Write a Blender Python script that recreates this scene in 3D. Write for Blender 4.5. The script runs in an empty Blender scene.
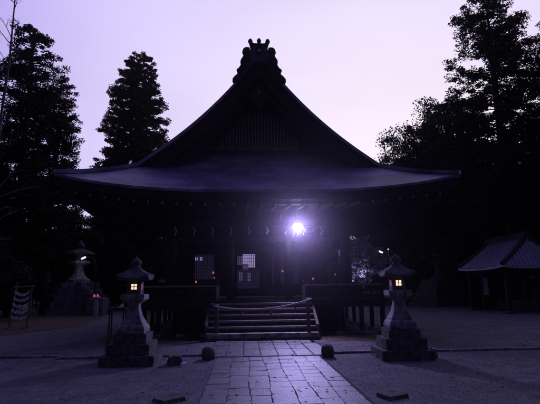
import bpy, math, random
import numpy as np
from mathutils import Vector, Matrix, Euler
R = math.radians
random.seed(7)
S = bpy.context.scene
C = S.collection

# ---------------------------------------------------------------- camera
cam_d = bpy.data.cameras.new('camera'); cam = bpy.data.objects.new('camera', cam_d); C.objects.link(cam)
cam_d.lens = 30.0; cam_d.sensor_width = 36; cam_d.clip_end = 2000; cam_d.clip_start = .05
_p, _y, _r = R(10.8), R(3.2), R(.7)
fwd = Vector((math.sin(_y) * math.cos(_p), math.cos(_y) * math.cos(_p), math.sin(_p)))
rt = Vector((math.cos(_y), -math.sin(_y), 0)); up = rt.cross(fwd)
rt, up = rt * math.cos(_r) - up * math.sin(_r), up * math.cos(_r) + rt * math.sin(_r)
cam.matrix_world = Matrix(((rt.x, up.x, -fwd.x, 0), (rt.y, up.y, -fwd.y, 0), (rt.z, up.z, -fwd.z, 1.5), (0, 0, 0, 1)))
S.camera = cam
S.view_settings.view_transform = 'Standard'; S.view_settings.look = 'None'
S.view_settings.exposure = 0; S.view_settings.gamma = 1; S.view_settings.use_curve_mapping = False
S.cycles.max_bounces = 6; S.cycles.diffuse_bounces = 3; S.cycles.glossy_bounces = 2
S.cycles.volume_bounces = 0; S.cycles.use_denoising = True
S.cycles.sample_clamp_indirect = 4

# ---------------------------------------------------------------- dusk sky: glow low behind the shrine, dark violet behind the viewer
W = bpy.data.worlds.new('World'); S.world = W; W.use_nodes = True
nt = W.node_tree; N = nt.nodes; L = nt.links
for n in list(N): N.remove(n)
out = N.new('ShaderNodeOutputWorld'); bg = N.new('ShaderNodeBackground')
SUN_EL, SUN_ROT = R(1.0), R(14)
sky = N.new('ShaderNodeTexSky'); sky.sky_type = 'NISHITA'; sky.sun_disc = False
sky.sun_elevation = SUN_EL; sky.sun_rotation = SUN_ROT
bw = N.new('ShaderNodeHueSaturation'); bw.inputs['Saturation'].default_value = 0.0
L.new(sky.outputs[0], bw.inputs['Color'])
skys = N.new('ShaderNodeVectorMath'); skys.operation = 'SCALE'; skys.inputs['Scale'].default_value = 0.02
L.new(bw.outputs[0], skys.inputs[0])
tc = N.new('ShaderNodeTexCoord')
dot = N.new('ShaderNodeVectorMath'); dot.operation = 'DOT_PRODUCT'
g = Vector((.30, .93, .22)).normalized(); dot.inputs[1].default_value = g
L.new(tc.outputs['Generated'], dot.inputs[0])
mr = N.new('ShaderNodeMapRange'); mr.inputs[1].default_value = -1; mr.inputs[2].default_value = 1
L.new(dot.outputs['Value'], mr.inputs[0])
cr = N.new('ShaderNodeValToRGB'); L.new(mr.outputs[0], cr.inputs[0])
cr.color_ramp.interpolation = 'B_SPLINE'
el = cr.color_ramp.elements
el[0].position = 0; el[0].color = (.010, .008, .038, 1)
el[1].position = 1; el[1].color = (.98, .87, 1.0, 1)
for p, c in ((.42, (.010, .007, .075)), (.58, (.060, .042, .30)), (.68, (.13, .092, .52)), (.80, (.38, .31, .82)), (.885, (.66, .585, .95)), (.945, (.78, .69, 1.0)), (.98, (.92, .81, 1.0))):
    e = el.new(p); e.color = (*c, 1)
nz = N.new('ShaderNodeTexNoise'); nz.inputs['Scale'].default_value = 1.6; nz.inputs['Detail'].default_value = 3
mp = N.new('ShaderNodeMapping'); mp.inputs['Scale'].default_value = (1, 1, 4); L.new(tc.outputs['Generated'], mp.inputs[0]); L.new(mp.outputs[0], nz.inputs['Vector'])
nm = N.new('ShaderNodeMapRange'); nm.inputs[1].default_value = .3; nm.inputs[2].default_value = .7; nm.inputs[3].default_value = .93; nm.inputs[4].default_value = 1.05
L.new(nz.outputs[0], nm.inputs[0])
sc_ = N.new('ShaderNodeVectorMath'); sc_.operation = 'SCALE'; L.new(cr.outputs[0], sc_.inputs[0]); L.new(nm.outputs[0], sc_.inputs['Scale'])
ad = N.new('ShaderNodeVectorMath'); ad.operation = 'ADD'; L.new(sc_.outputs[0], ad.inputs[0]); L.new(skys.outputs[0], ad.inputs[1])
L.new(ad.outputs[0], bg.inputs[0]); bg.inputs[1].default_value = .98
L.new(bg.outputs[0], out.inputs[0])

# the sun has just set: a trace of light from its direction
sd = bpy.data.lights.new('sun', 'SUN'); sun = bpy.data.objects.new('sun', sd); C.objects.link(sun)
sd.energy = .03; sd.angle = R(12); sd.color = (1, .85, .9)
sun.rotation_euler = Vector((-math.sin(SUN_ROT) * math.cos(R(6)), -math.cos(SUN_ROT) * math.cos(R(6)), -math.sin(R(6)))).to_track_quat('-Z', 'Y').to_euler()

# ---------------------------------------------------------------- materials
def mat(name, c1, c2=None, scale=4, rough=.8, bump=0, bscale=30, spec=.3, detail=6, stretch=(1, 1, 1), metal=0, lo=.35, hi=.65, bdist=.02, world=False):
    m = bpy.data.materials.new(name); m.use_nodes = True
    n = m.node_tree.nodes; l = m.node_tree.links; b = n['Principled BSDF']
    b.inputs['Roughness'].default_value = rough; b.inputs['Specular IOR Level'].default_value = spec; b.inputs['Metallic'].default_value = metal
    c2 = c2 or tuple(x * .6 for x in c1)
    t = n.new('ShaderNodeTexCoord'); mp = n.new('ShaderNodeMapping'); mp.inputs['Scale'].default_value = stretch
    if world:
        gg = n.new('ShaderNodeNewGeometry'); l.new(gg.outputs['Position'], mp.inputs[0])
    else: l.new(t.outputs['Object'], mp.inputs[0])
    z = n.new('ShaderNodeTexNoise'); z.inputs['Scale'].default_value = scale; z.inputs['Detail'].default_value = detail; z.inputs['Roughness'].default_value = .62
    l.new(mp.outputs[0], z.inputs['Vector'])
    r = n.new('ShaderNodeMapRange'); r.inputs[1].default_value = lo; r.inputs[2].default_value = hi; l.new(z.outputs[0], r.inputs[0])
    x = n.new('ShaderNodeMix'); x.data_type = 'RGBA'; x.inputs[6].default_value = (*c1, 1); x.inputs[7].default_value = (*c2, 1)
    l.new(r.outputs[0], x.inputs[0]); l.new(x.outputs[2], b.inputs['Base Color'])
    if bump:
        z2 = n.new('ShaderNodeTexNoise'); z2.inputs['Scale'].default_value = bscale; z2.inputs['Detail'].default_value = 5
        l.new(mp.outputs[0], z2.inputs['Vector'])
        bn = n.new('ShaderNodeBump'); bn.inputs['Strength'].default_value = bump; bn.inputs['Distance'].default_value = bdist
        l.new(z2.outputs[0], bn.inputs['Height']); l.new(bn.outputs[0], b.inputs['Normal'])
    return m
def emit(name, col, s):
    m = bpy.data.materials.new(name); m.use_nodes = True
    b = m.node_tree.nodes['Principled BSDF']; b.inputs['Base Color'].default_value = (*[c * .5 for c in col], 1)
    b.inputs['Emission Color'].default_value = (*col, 1); b.inputs['Emission Strength'].default_value = s
    m.cycles.emission_sampling = 'NONE'
    return m
M = dict(
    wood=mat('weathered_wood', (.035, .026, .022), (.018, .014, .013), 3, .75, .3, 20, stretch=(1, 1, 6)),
    woodl=mat('grey_wood', (.18, .16, .15), (.09, .08, .075), 5, .7, .3, 25),
    brown=mat('brown_wood', (.13, .085, .055), (.07, .045, .032), 5, .7, .3, 25),
    railw=mat('worn_rail', (.28, .26, .25), (.15, .135, .13), 6, .6),
    cream=mat('bleached_wood', (.42, .37, .34), (.25, .21, .2), 6, .65),
    white=mat('white_paint', (.72, .71, .70), (.5, .48, .46), 20, .7),
    bark=mat('bark_roof', (.11, .105, .14), (.36, .35, .43), 1.0, .50, .8, 40, .5, 10, (1, 1, 1), lo=.44, hi=.68, bdist=.03),
    verge=mat('verge_copper', (.34, .32, .36), (.20, .19, .22), 3, .5, .2, 30, .5),
    tile=mat('grey_roof_tile', (.55, .54, .57), (.32, .32, .34), 5, .42, .2, 40, .5),
    tile_dull=mat('dull_ridge_tile', (.13, .125, .14), (.07, .07, .08), 6, .7),
    tiled=mat('dark_ridge_tile', (.05, .05, .055), (.03, .03, .03), 5, .7, .2, 40),
    stone=mat('granite', (.34, .33, .31), (.10, .105, .09), 6, .8, .8, 50, .3, 10, lo=.42, hi=.62),
    stoned=mat('mossy_granite', (.15, .145, .13), (.035, .045, .028), 7, .85, .8, 35, .25, 9),
    stonem=mat('weathered_stone', (.24, .23, .22), (.09, .09, .085), 4, .85, .8, 20, .25, 9),
    rubble=mat('rubble_stone', (.11, .105, .10), (.045, .045, .04), 3, .85, .9, 12, .25, 9),
    slab=mat('paving_slab', (.17, .165, .165), (.075, .072, .072), 2.2, .46, .9, 45, .6, 10, world=True, bdist=.010),
    joint=mat('joint_earth', (.075, .07, .068), (.05, .048, .045), 12, .95, .5, 80, world=True),
    metal=mat('dark_metal', (.04, .04, .045), (.02, .02, .025), 8, .5, metal=.6),
    paper=mat('white_paper', (.80, .79, .78), (.55, .54, .53), 10, .8),
    rope=mat('straw_rope', (.66, .62, .58), (.42, .39, .36), 30, .8, .6, 120),
    tassel=mat('straw_tassel', (.28, .15, .10), (.18, .09, .07), 30, .85),
    plaster=mat('plaster', (.20, .19, .19), (.14, .13, .13), 2, .9),
    dplaster=mat('dark_boards', (.035, .03, .028), (.02, .018, .017), 2, .85, stretch=(6, 6, 1)),
    leaf=mat('conifer_needles', (.030, .042, .026), (.018, .026, .016), .7, .9, spec=.1, world=True),
    leafb=mat('broad_leaves', (.045, .060, .030), (.022, .032, .018), .8, .85, spec=.15, world=True),
    leafr=mat('russet_leaves', (.12, .050, .025), (.06, .035, .018), .8, .85, spec=.15, world=True),
    twig=mat('bark', (.06, .05, .042), (.035, .03, .026), 4, .9, .6, 20),
    palebark=mat('pale_bark', (.16, .14, .13), (.09, .08, .075), 6, .85, .4, 20),
    lamp=emit('lamp_lens', (.86, .84, 1.0), 90),
    lampw=emit('street_lamp_lens', (.80, .85, 1.0), 2.2),
    warm=emit('lit_paper_pane', (1.0, .74, .50), 1.2),
    red=emit('lit_red_pane', (.75, .09, .035), .33),
    orange=emit('lit_orange_paper', (.95, .24, .12), .4),
    coldpane=emit('lit_window_pane', (.62, .52, 1.0), .42),
    dimpane=emit('dim_window_pane', (.5, .42, .9), .11),
    faint=emit('faint_window_pane', (.45, .38, .9), .018),
    yellow=emit('yellow_bulb', (.8, .9, .2), .8),
)
# fine layered courses of the bark roof
_n = M['bark'].node_tree.nodes; _l = M['bark'].node_tree.links
_g = _n.new('ShaderNodeNewGeometry'); _w = _n.new('ShaderNodeTexWave'); _w.bands_direction = 'Z'; _w.inputs['Scale'].default_value = 3.2; _w.inputs['Distortion'].default_value = 4; _w.inputs['Detail'].default_value = 3
_l.new(_g.outputs['Position'], _w.inputs['Vector']); _b = [x for x in _n if x.type == 'BUMP'][0]
_b2 = _n.new('ShaderNodeBump'); _b2.inputs['Strength'].default_value = .22; _b2.inputs['Distance'].default_value = .03
_l.new(_w.outputs['Fac'], _b2.inputs['Height']); _l.new(_b.outputs[0], _b2.inputs['Normal']); _l.new(_b2.outputs[0], _n['Principled BSDF'].inputs['Normal'])
# gravel: voronoi pebbles and broad soft patches
def ground_mat(name, c1, c2, c3, patch=.45, pebble=38, bump=.9):
    m = mat(name, c1, c2, patch, .82, 0, world=True, spec=.35)
    n = m.node_tree.nodes; l = m.node_tree.links; b = n['Principled BSDF']
    gg = n.new('ShaderNodeNewGeometry')
    v = n.new('ShaderNodeTexVoronoi'); v.inputs['Scale'].default_value = pebble; l.new(gg.outputs['Position'], v.inputs['Vector'])
    src = b.inputs['Base Color'].links[0].from_socket
    x = n.new('ShaderNodeMix'); x.data_type = 'RGBA'; x.blend_type = 'MULTIPLY'; x.inputs[0].default_value = .75
    sp = n.new('ShaderNodeSeparateColor'); l.new(v.outputs['Color'], sp.inputs[0])
    r = n.new('ShaderNodeMapRange'); r.inputs[3].default_value = .35; r.inputs[4].default_value = 1.5; l.new(sp.outputs[0], r.inputs[0])
    cb = n.new('ShaderNodeCombineColor'); [l.new(r.outputs[0], cb.inputs[i]) for i in range(3)]
    l.new(src, x.inputs[6]); l.new(cb.outputs[0], x.inputs[7]); 
    z = n.new('ShaderNodeTexNoise'); z.inputs['Scale'].default_value = 2.2; z.inputs['Detail'].default_value = 8; l.new(gg.outputs['Position'], z.inputs['Vector'])
    rr = n.new('ShaderNodeMapRange'); rr.inputs[1].default_value = .45; rr.inputs[2].default_value = .68; l.new(z.outputs[0], rr.inputs[0])
    y = n.new('ShaderNodeMix'); y.data_type = 'RGBA'; y.inputs[7].default_value = (*c3, 1); l.new(rr.outputs[0], y.inputs[0]); l.new(x.outputs[2], y.inputs[6])
    l.new(y.outputs[2], b.inputs['Base Color'])
    bn = n.new('ShaderNodeBump'); bn.inputs['Strength'].default_value = bump; bn.inputs['Distance'].default_value = .02; bn.invert = True
    l.new(v.outputs['Distance'], bn.inputs['Height']); l.new(bn.outputs[0], b.inputs['Normal'])
    return m
M['gravel'] = ground_mat('gravel', (.15, .145, .155), (.085, .08, .085), (.065, .06, .065), bump=.6)
M['asphalt'] = ground_mat('pale_gravel_road', (.16, .16, .17), (.12, .12, .13), (.10, .10, .105), pebble=60, bump=.4)
M['earth'] = ground_mat('leafy_earth', (.10, .07, .04), (.05, .04, .028), (.12, .075, .035), pebble=22)
M['hill'] = mat('dark_hillside', (.02, .028, .018), (.012, .018, .012), .3, .95, world=True)

# ---------------------------------------------------------------- mesh helpers
class MB:
    def __init__(s): s.v = []; s.f = []
    def add(s, v, f):
        o = len(s.v); s.v += [tuple(p) for p in v]; s.f += [tuple(i + o for i in q) for q in f]; return s
    def box(s, x, y, z, sx, sy, sz, rz=0, taper=1, tilt=0):
        """centre x,y, bottom z, full sizes"""
        cz, sn = math.cos(rz), math.sin(rz); v = []
        for k, t in ((0, 1), (1, taper)):
            for a, b in ((-1, -1), (1, -1), (1, 1), (-1, 1)):
                px, py = a * sx / 2 * t, b * sy / 2 * t
                v.append((x + px * cz - py * sn + tilt * k, y + px * sn + py * cz, z + k * sz))
        return s.add(v, [(3, 2, 1, 0), (4, 5, 6, 7), (0, 1, 5, 4), (1, 2, 6, 5), (2, 3, 7, 6), (3, 0, 4, 7)])
    def bar(s, a, b, w, h=None):
        h = h or w; a, b = Vector(a), Vector(b); d = (b - a).normalized()
        u = Vector((0, 0, 1)) if abs(d.z) < .95 else Vector((0, 1, 0))
        r_ = d.cross(u).normalized() * w / 2; u = r_.cross(d).normalized() * h / 2
        v = [p + i * r_ + j * u for p in (a, b) for i, j in ((-1, -1), (1, -1), (1, 1), (-1, 1))]
        return s.add(v, [(3, 2, 1, 0), (4, 5, 6, 7), (0, 1, 5, 4), (1, 2, 6, 5), (2, 3, 7, 6), (3, 0, 4, 7)])
    def tube(s, pts, rad, n=8):
        pts = [Vector(p) for p in pts]; rad = rad if isinstance(rad, (list, tuple)) else [rad] * len(pts)
        v = []; f = []; ref = Vector((.31, .2, .93)).normalized()
        for i, p in enumerate(pts):
            d = (pts[min(i + 1, len(pts) - 1)] - pts[max(i - 1, 0)]).normalized()
            a = d.cross(ref)
            if a.length < .05: a = d.cross(Vector((1, 0, 0)))
            a.normalize(); b = d.cross(a)
            for k in range(n):
                t = 2 * math.pi * k / n; v.append(p + (a * math.cos(t) + b * math.sin(t)) * rad[i])
        for i in range(len(pts) - 1):
            for k in range(n):
                k2 = (k + 1) % n; f.append((i * n + k, i * n + k2, (i + 1) * n + k2, (i + 1) * n + k))
        f.append(tuple(range(n))[::-1]); f.append(tuple(range((len(pts) - 1) * n, len(pts) * n)))
        return s.add(v, f)
    def lathe(s, x, y, prof, n=24, rot=0, square=False):
        """prof: list of (r,z)"""
        v = []; f = []
        for r, z in prof:
            for k in range(n):
                t = 2 * math.pi * k / n + rot; v.append((x + r * math.cos(t), y + r * math.sin(t), z))
        m = len(prof)
        for i in range(m - 1):
            for k in range(n):
                k2 = (k + 1) % n; f.append((i * n + k, i * n + k2, (i + 1) * n + k2, (i + 1) * n + k))
        f.append(tuple(range(n))[::-1]); f.append(tuple(range((m - 1) * n, m * n)))
        return s.add(v, f)
    def slab(s, grid, th, vert=True):
        """closed sheet from a grid of points (rows of equal length), thickness th downward"""
        n = len(grid); m = len(grid[0]); v = [p for row in grid for p in row]
        v2 = [(p[0], p[1], p[2] - th) for p in v]; k = n * m; f = []
        for i in range(n - 1):
            for j in range(m - 1):
                a, b, c, d = i * m + j, i * m + j + 1, (i + 1) * m + j + 1, (i + 1) * m + j
                f.append((a, b, c, d)); f.append((d + k, c + k, b + k, a + k))
        for i in range(n - 1):
            f.append((i * m, (i + 1) * m, (i + 1) * m + k, i * m + k))
            f.append(((i + 1) * m - 1, i * m + m - 1 + k, (i + 2) * m - 1 + k, (i + 2) * m - 1))
        for j in range(m - 1):
            f.append((j, j + k, j + 1 + k, j + 1)); q = (n - 1) * m
            f.append((q + j, q + j + 1, q + j + 1 + k, q + j + k))
        return s.add(v + v2, f)
    def prism(s, outline, y0, y1):
        """outline in x,z extruded along y"""
        n = len(outline); v = [(x, y0, z) for x, z in outline] + [(x, y1, z) for x, z in outline]
        f = [tuple(range(n)), tuple(range(n, 2 * n))[::-1]] + [(i, i + n, (i + 1) % n + n, (i + 1) % n) for i in range(n)]
        return s.add(v, f)
    def build(s, name, m, parent=None, bevel=0, smooth=False, seg=2):
        me = bpy.data.meshes.new(name)
        v = s.v
        if parent is not None:
            pl = parent_loc(parent); v = [(a - pl[0], b - pl[1], c - pl[2]) for a, b, c in v]
        me.from_pydata(v, [], s.f); me.update()
        import bmesh
        bm = bmesh.new(); bm.from_mesh(me); bmesh.ops.recalc_face_normals(bm, faces=bm.faces); bm.to_mesh(me); bm.free()
        o = bpy.data.objects.new(name, me); C.objects.link(o); me.materials.append(m)
        if smooth:
            for p in me.polygons: p.use_smooth = True
        if bevel:
            b = o.modifiers.new('bevel', 'BEVEL'); b.width = bevel; b.segments = seg; b.limit_method = 'ANGLE'; b.angle_limit = R(35)
        if parent is not None: o.parent = parent
        return o
def parent_loc(p):
    l = Vector(p.location)
    while p.parent: p = p.parent; l += Vector(p.location)
    return l
def tag(o, label=None, cat=None, group=None, kind=None):
    if label: o['label'] = label
    if cat: o['category'] = cat
    if group: o['group'] = group
    if kind: o['kind'] = kind
    return o
def thing(name, label, cat, loc=(0, 0, 0), group=None):
    o = bpy.data.objects.new(name, None); C.objects.link(o); o.location = loc; o.empty_display_size = .2
    return tag(o, label, cat, group)
def kids(o): return [c for c in bpy.data.objects if c.parent == o]
def copy_tree(o, loc=None, rz=0, scale=None, parent=None):
    c = o.copy(); C.objects.link(c); c.parent = parent
    for ch in kids(o): copy_tree(ch, parent=c)
    if loc is not None: c.location = loc; c.rotation_euler = (0, 0, rz)
    if scale is not None: c.scale = scale
    return c
def rough(o, amt, freq=1.5, cuts=3):
    """break up the planes of a stone"""
    import bmesh
    from mathutils import noise
    me = o.data; bm = bmesh.new(); bm.from_mesh(me)
    bmesh.ops.subdivide_edges(bm, edges=bm.edges[:], cuts=cuts, use_grid_fill=True)
    off = Vector((random.random() * 50, random.random() * 50, 0))
    for v in bm.verts:
        nv = noise.noise_vector(v.co * freq + off) + .5 * noise.noise_vector(v.co * freq * 3 + off)
        v.co += nv * amt
    bm.to_mesh(me); bm.free()
    for p in me.polygons: p.use_smooth = False
    return o

# ================================================================ SETTING
def flat(name, pts, z, m):
    mb = MB(); mb.add([(x, y, z) for x, y in pts], [tuple(range(len(pts)))])
    return tag(mb.build(name, m), kind='structure')
mb = MB(); mb.add([(-150, -150, 0), (150, -150, 0), (150, 150, 0), (-150, 150, 0)], [(0, 1, 2, 3)])
tag(mb.build('ground', M['gravel']), kind='structure')
# side road going back on the left, and the leafy strips beside it
flat('road', [(-9, 12.5), (-6.2, 11.6), (-4.6, 14.5), (-4.4, 18), (-5.4, 26), (-7.5, 34), (-10, 34), (-7.6, 25), (-7.0, 20)], .004, M['asphalt'])
flat('leafy_verge', [(-7.02, 20.02), (-7.62, 25), (-10, 33.9), (-11, 50), (-44, 50), (-44, 14), (-9.4, 13.5)], .008, M['earth'])
flat('leafy_verge', [(-4.3, 18), (-4.5, 14.6), (-3.9, 13.2), (-1.3, 13.2), (-1.3, 15.1), (-3.4, 15.4), (-3.6, 30), (-5.2, 30), (-5.25, 26)], .008, M['earth'])
flat('leafy_verge', [(2.3, 13.1), (5.6, 13.0), (5.4, 14.7), (4.9, 26), (4.6, 26), (4.6, 15.0), (2.3, 15.0)], .008, M['earth'])
# hill behind everything
mb = MB(); grid = []
from mathutils import noise as mnoise
for i in range(15):
    row = []
    for j in range(61):
        x = -150 + j * 5; t = i / 14; y = 62 + 60 * t
        row.append((x, y, -1 + 13 * math.sin(min(1, t * 1.6) * math.pi / 2) * (1 + .35 * mnoise.noise(Vector((x * .03, t * 2, 3))))))
    grid.append(row)
v = [p for r_ in grid for p in r_]; m_ = 61
mb.add(v, [(i * m_ + j, i * m_ + j + 1, (i + 1) * m_ + j + 1, (i + 1) * m_ + j) for i in range(14) for j in range(60)])
tag(mb.build('hill', M['hill'], smooth=True), kind='structure')

# stone path: courses of slabs, run toward the steps
flat('path_bed', [(-.66, 3.2), (1.70, 3.2), (1.66, 10.35), (1.92, 10.4), (1.92, 13.36), (-.86, 13.36), (-.86, 10.4), (-.60, 10.35)], .012, M['joint'])
mb = MB()
def slab_quad(x0, x1, y0, y1, sk=0, h=.03):
    j = lambda a=.006: random.uniform(-a, a)
    hh = h * .7 + random.uniform(-.004, .004)
    c = [(x0 + j(), y0 + j() + sk), (x1 + j(), y0 + j() - sk), (x1 + j(), y1 + j() - sk), (x0 + j(), y1 + j() + sk)]
    # rounded plan outline with worn edges
    ring = []
    for k in range(4):
        a = Vector(c[k]); b = Vector(c[(k + 1) % 4])
        for t in (.06, .35, .65, .94):
            p = a.lerp(b, t); ring.append((p.x + j(.004), p.y + j(.004)))
    n = len(ring); cx = sum(p[0] for p in ring) / n; cy = sum(p[1] for p in ring) / n
    tl = [random.uniform(-.012, .012), random.uniform(-.006, .006)]
    zz = lambda x, y, z: z + (x - cx) * tl[0] + (y - cy) * tl[1]
    v = [(x, y, .006) for x, y in ring] + [(x, y, zz(x, y, hh - .006)) for x, y in ring] + [(x + (cx - x) * .018, y + (cy - y) * .018, zz(x, y, hh)) for x, y in ring]
    f = []
    for i in range(n):
        i2 = (i + 1) % n; f += [(i, i2, n + i2, n + i), (n + i, n + i2, 2 * n + i2, 2 * n + i)]
    f.append(tuple(range(2 * n, 3 * n))); mb.add(v, f)
xs = [-.62, -.27, .07, .38, .70, 1.0, 1.31, 1.62]
for c in range(7):
    y = 3.2 + random.random() * .5
    while y < 10.3:
        ln = random.uniform(.30, .52); y1 = min(y + ln, 10.3)
        if 10.3 - y1 < .25: y1 = 10.3
        wob = lambda yy, k: .02 * math.sin(yy * 1.7 + k * 2.1) if 0 < k < 7 else 0
        ym = (y + y1) / 2
        slab_quad(xs[c] + wob(ym, c) + .003, xs[c + 1] + wob(ym, c + 1) - .003, y + .003, y1 - .003)
        y = y1
for k in range(7):                       # front border course
    slab_quad(-.84 + k * .394 + .008, -.84 + (k + 1) * .394 - .008, 10.42, 10.62, h=.036)
for r_ in range(3):
    y0 = 10.64 + r_ * .9
    for k in range(7): slab_quad(-.84 + k * .394 + .01, -.84 + (k + 1) * .394 - .01, y0 + .01, y0 + .89, h=.032)
tag(mb.build('stone_path', M['slab']), kind='structure')
# low stone edging lines in the gravel
def edging(x0, x1, y, w=.10, h=.05, dy=0):
    mb = MB(); x = x0
    while x < x1 - .05:
        l_ = min(random.uniform(.7, 1.1), x1 - x)
        mb.box(x + l_ / 2, y + dy * (x - x0), -.05, l_ - .012, w, .05 + h + random.uniform(-.006, .006)); x += l_
    return tag(mb.build('stone_edging', M['stone'], bevel=.01), kind='structure')
edging(-4.2, -.95, 10.72); edging(2.02, 9.5, 10.72); edging(-9.5, -4.2, 11.0)

# ================================================================ SHRINE PAVILION
CX = .5; HW = 6.05; YF, YB = 13.0, 25.0; BW = 3.1; BF, BB = 16.1, 21.9
hall = thing('shrine_pavilion', 'large dark wooden shrine pavilion with sweeping gabled roof and raised veranda', 'shrine pavilion', (CX, BF, 0))
H0 = 4.36
def h(d): return H0 + .58 * d + .0078 * d ** 3
def U(d, e): return .49 * max(0, 1 - e / 5.5) ** 2.6 * max(0, 1 - d / 4)
def side_grid(sg, n=26, m=34, dmax=HW):
    g_ = []
    for i in range(n + 1):
        d = dmax * i / n; a = min(d, 1.9); y0, y1 = YF + a, YB - a; row = []
        for j in range(m + 1):
            y = y0 + (y1 - y0) * j / m
            row.append((CX + sg * (HW - d), y, h(d) + U(d, min(y - YF, YB - y))))
        g_.append(row)
    return g_
def front_grid(yy, sg, n=14, m=40, dmax=3.05, x=lambda t: t):
    g_ = []
    for i in range(n + 1):
        d = dmax * i / n; w = HW - d; row = []
        for j in range(m + 1):
            x_ = -w + 2 * w * j / m; row.append((CX + x_, yy + sg * d, h(d) + U(d, w + d - abs(x_)) ))
        g_.append(row)
    return g_
# NB the corner distance e is measured along the eave
TH = .08
roof_mb = MB()
for sg in (-1, 1): roof_mb.slab(side_grid(sg), TH)
roof = roof_mb.build('roof', M['bark'], hall)
for yy, sg in ((YF, 1), (YB, -1)):
    mb = MB(); mb.slab(front_grid(yy, sg), TH); mb.build('skirt_roof', M['bark'], roof)
# eave boards: a second, thinner layer set back under the roof edge, and the soffit
mb = MB()
def ring(d0, dz, th, n=40, close=True):
    pass
def eave_strip(d0, d1, z0, z1, n=44):
    """closed band around the eave between inset d0..d1, at heights (relative to eave) z0 (top) and z1 (bottom)"""
    for side in range(4):
        a = []; 
        for dd, zz in ((d0, z0), (d1, z0), (d1, z1), (d0, z1)):
            row = []
            for j in range(n + 1):
                t = -1 + 2 * j / n
                if side in (0, 1):
                    x_ = t * (HW - dd); e = HW - abs(x_); p = (CX + x_, YF + dd if side == 0 else YB - dd)
                else:
                    y_ = t * (6 - dd); e = 6 - abs(y_); p = (CX + (HW - dd) * (1 if side == 2 else -1), 19 + y_)
                row.append((p[0], p[1], H0 + zz + U(0, e)))
            a.append(row)
        v = [p for r_ in a for p in r_]; m = n + 1; f = []
        for i in range(4):
            for j in range(n): f.append((i * m + j, i * m + j + 1, ((i + 1) % 4) * m + j + 1, ((i + 1) % 4) * m + j))
        mb.add(v, f)
eave_strip(.05, .55, -TH - .002, -TH - .20)
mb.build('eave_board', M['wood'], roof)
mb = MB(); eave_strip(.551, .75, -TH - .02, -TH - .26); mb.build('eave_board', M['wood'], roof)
mb = MB()
for side in range(4):
    gg = []
    for i in range(8):
        d = .4 + 2.8 * i / 7; row = []
        for j in range(41):
            t = -1 + 2 * j / 40
            if side < 2:
                x_ = t * (HW - d); e = HW - abs(x_); p = (CX + x_, YF + d if side == 0 else YB - d)
            else:
                y_ = t * (6 - d); e = 6 - abs(y_); p = (CX + (HW - d) * (1 if side == 2 else -1), 19 + y_)
            row.append((p[0], p[1], 4.13 + .095 * d + U(d * .9, e)))
        gg.append(row)
    v = [p for r_ in gg for p in r_]; m = 41
    mb.add(v, [(i * m + j, i * m + j + 1, (i + 1) * m + j + 1, (i + 1) * m + j) for i in range(7) for j in range(40)])
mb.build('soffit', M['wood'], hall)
# rafters: one mesh, placed along the eaves; front ones have white painted end caps
rm = bpy.data.meshes.new('rafter'); t_ = MB().bar((0, 0, -.10), (0, 2.8, .20), .075, .10); rm.from_pydata(t_.v, [], t_.f); rm.materials.append(M['wood'])
cm = bpy.data.meshes.new('rafter_cap'); t_ = MB().bar((0, -.012, -.101), (0, .004, -.10), .062, .085); cm.from_pydata(t_.v, [], t_.f); cm.materials.append(M['cream'])
HL = Vector(hall.location)
back = MB()
for k in range(27):
    o_ = (k - 13) * .425
    for side in range(4):
        lim = 6 - abs(o_)
        uz = U(.3, lim)
        if side == 0: loc = Vector((CX + o_, YF + .36, 4.08 + uz)); rz = 0
        elif side == 1:
            loc = Vector((CX + o_, YB - .36, 4.08 + uz)); back.bar((loc.x, loc.y, loc.z - .1), (loc.x, loc.y - 2.8 * min(1, lim / 3), loc.z + .2), .075, .1); continue
        else: loc = Vector((CX + (HW - .36) * (1 if side == 3 else -1), 19 + o_, 4.08 + uz)); rz = math.pi / 2 if side == 3 else -math.pi / 2
        r_ = bpy.data.objects.new('rafter', rm); C.objects.link(r_); r_.parent = hall; r_.location = loc - HL; r_.rotation_euler = (R(-6) * (uz / .49) , 0, rz)
        if side == 0:
            c_ = bpy.data.objects.new('end_cap', cm); C.objects.link(c_); c_.parent = r_
tag(back.build('rafter', M['wood'], hall), kind='stuff')
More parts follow.
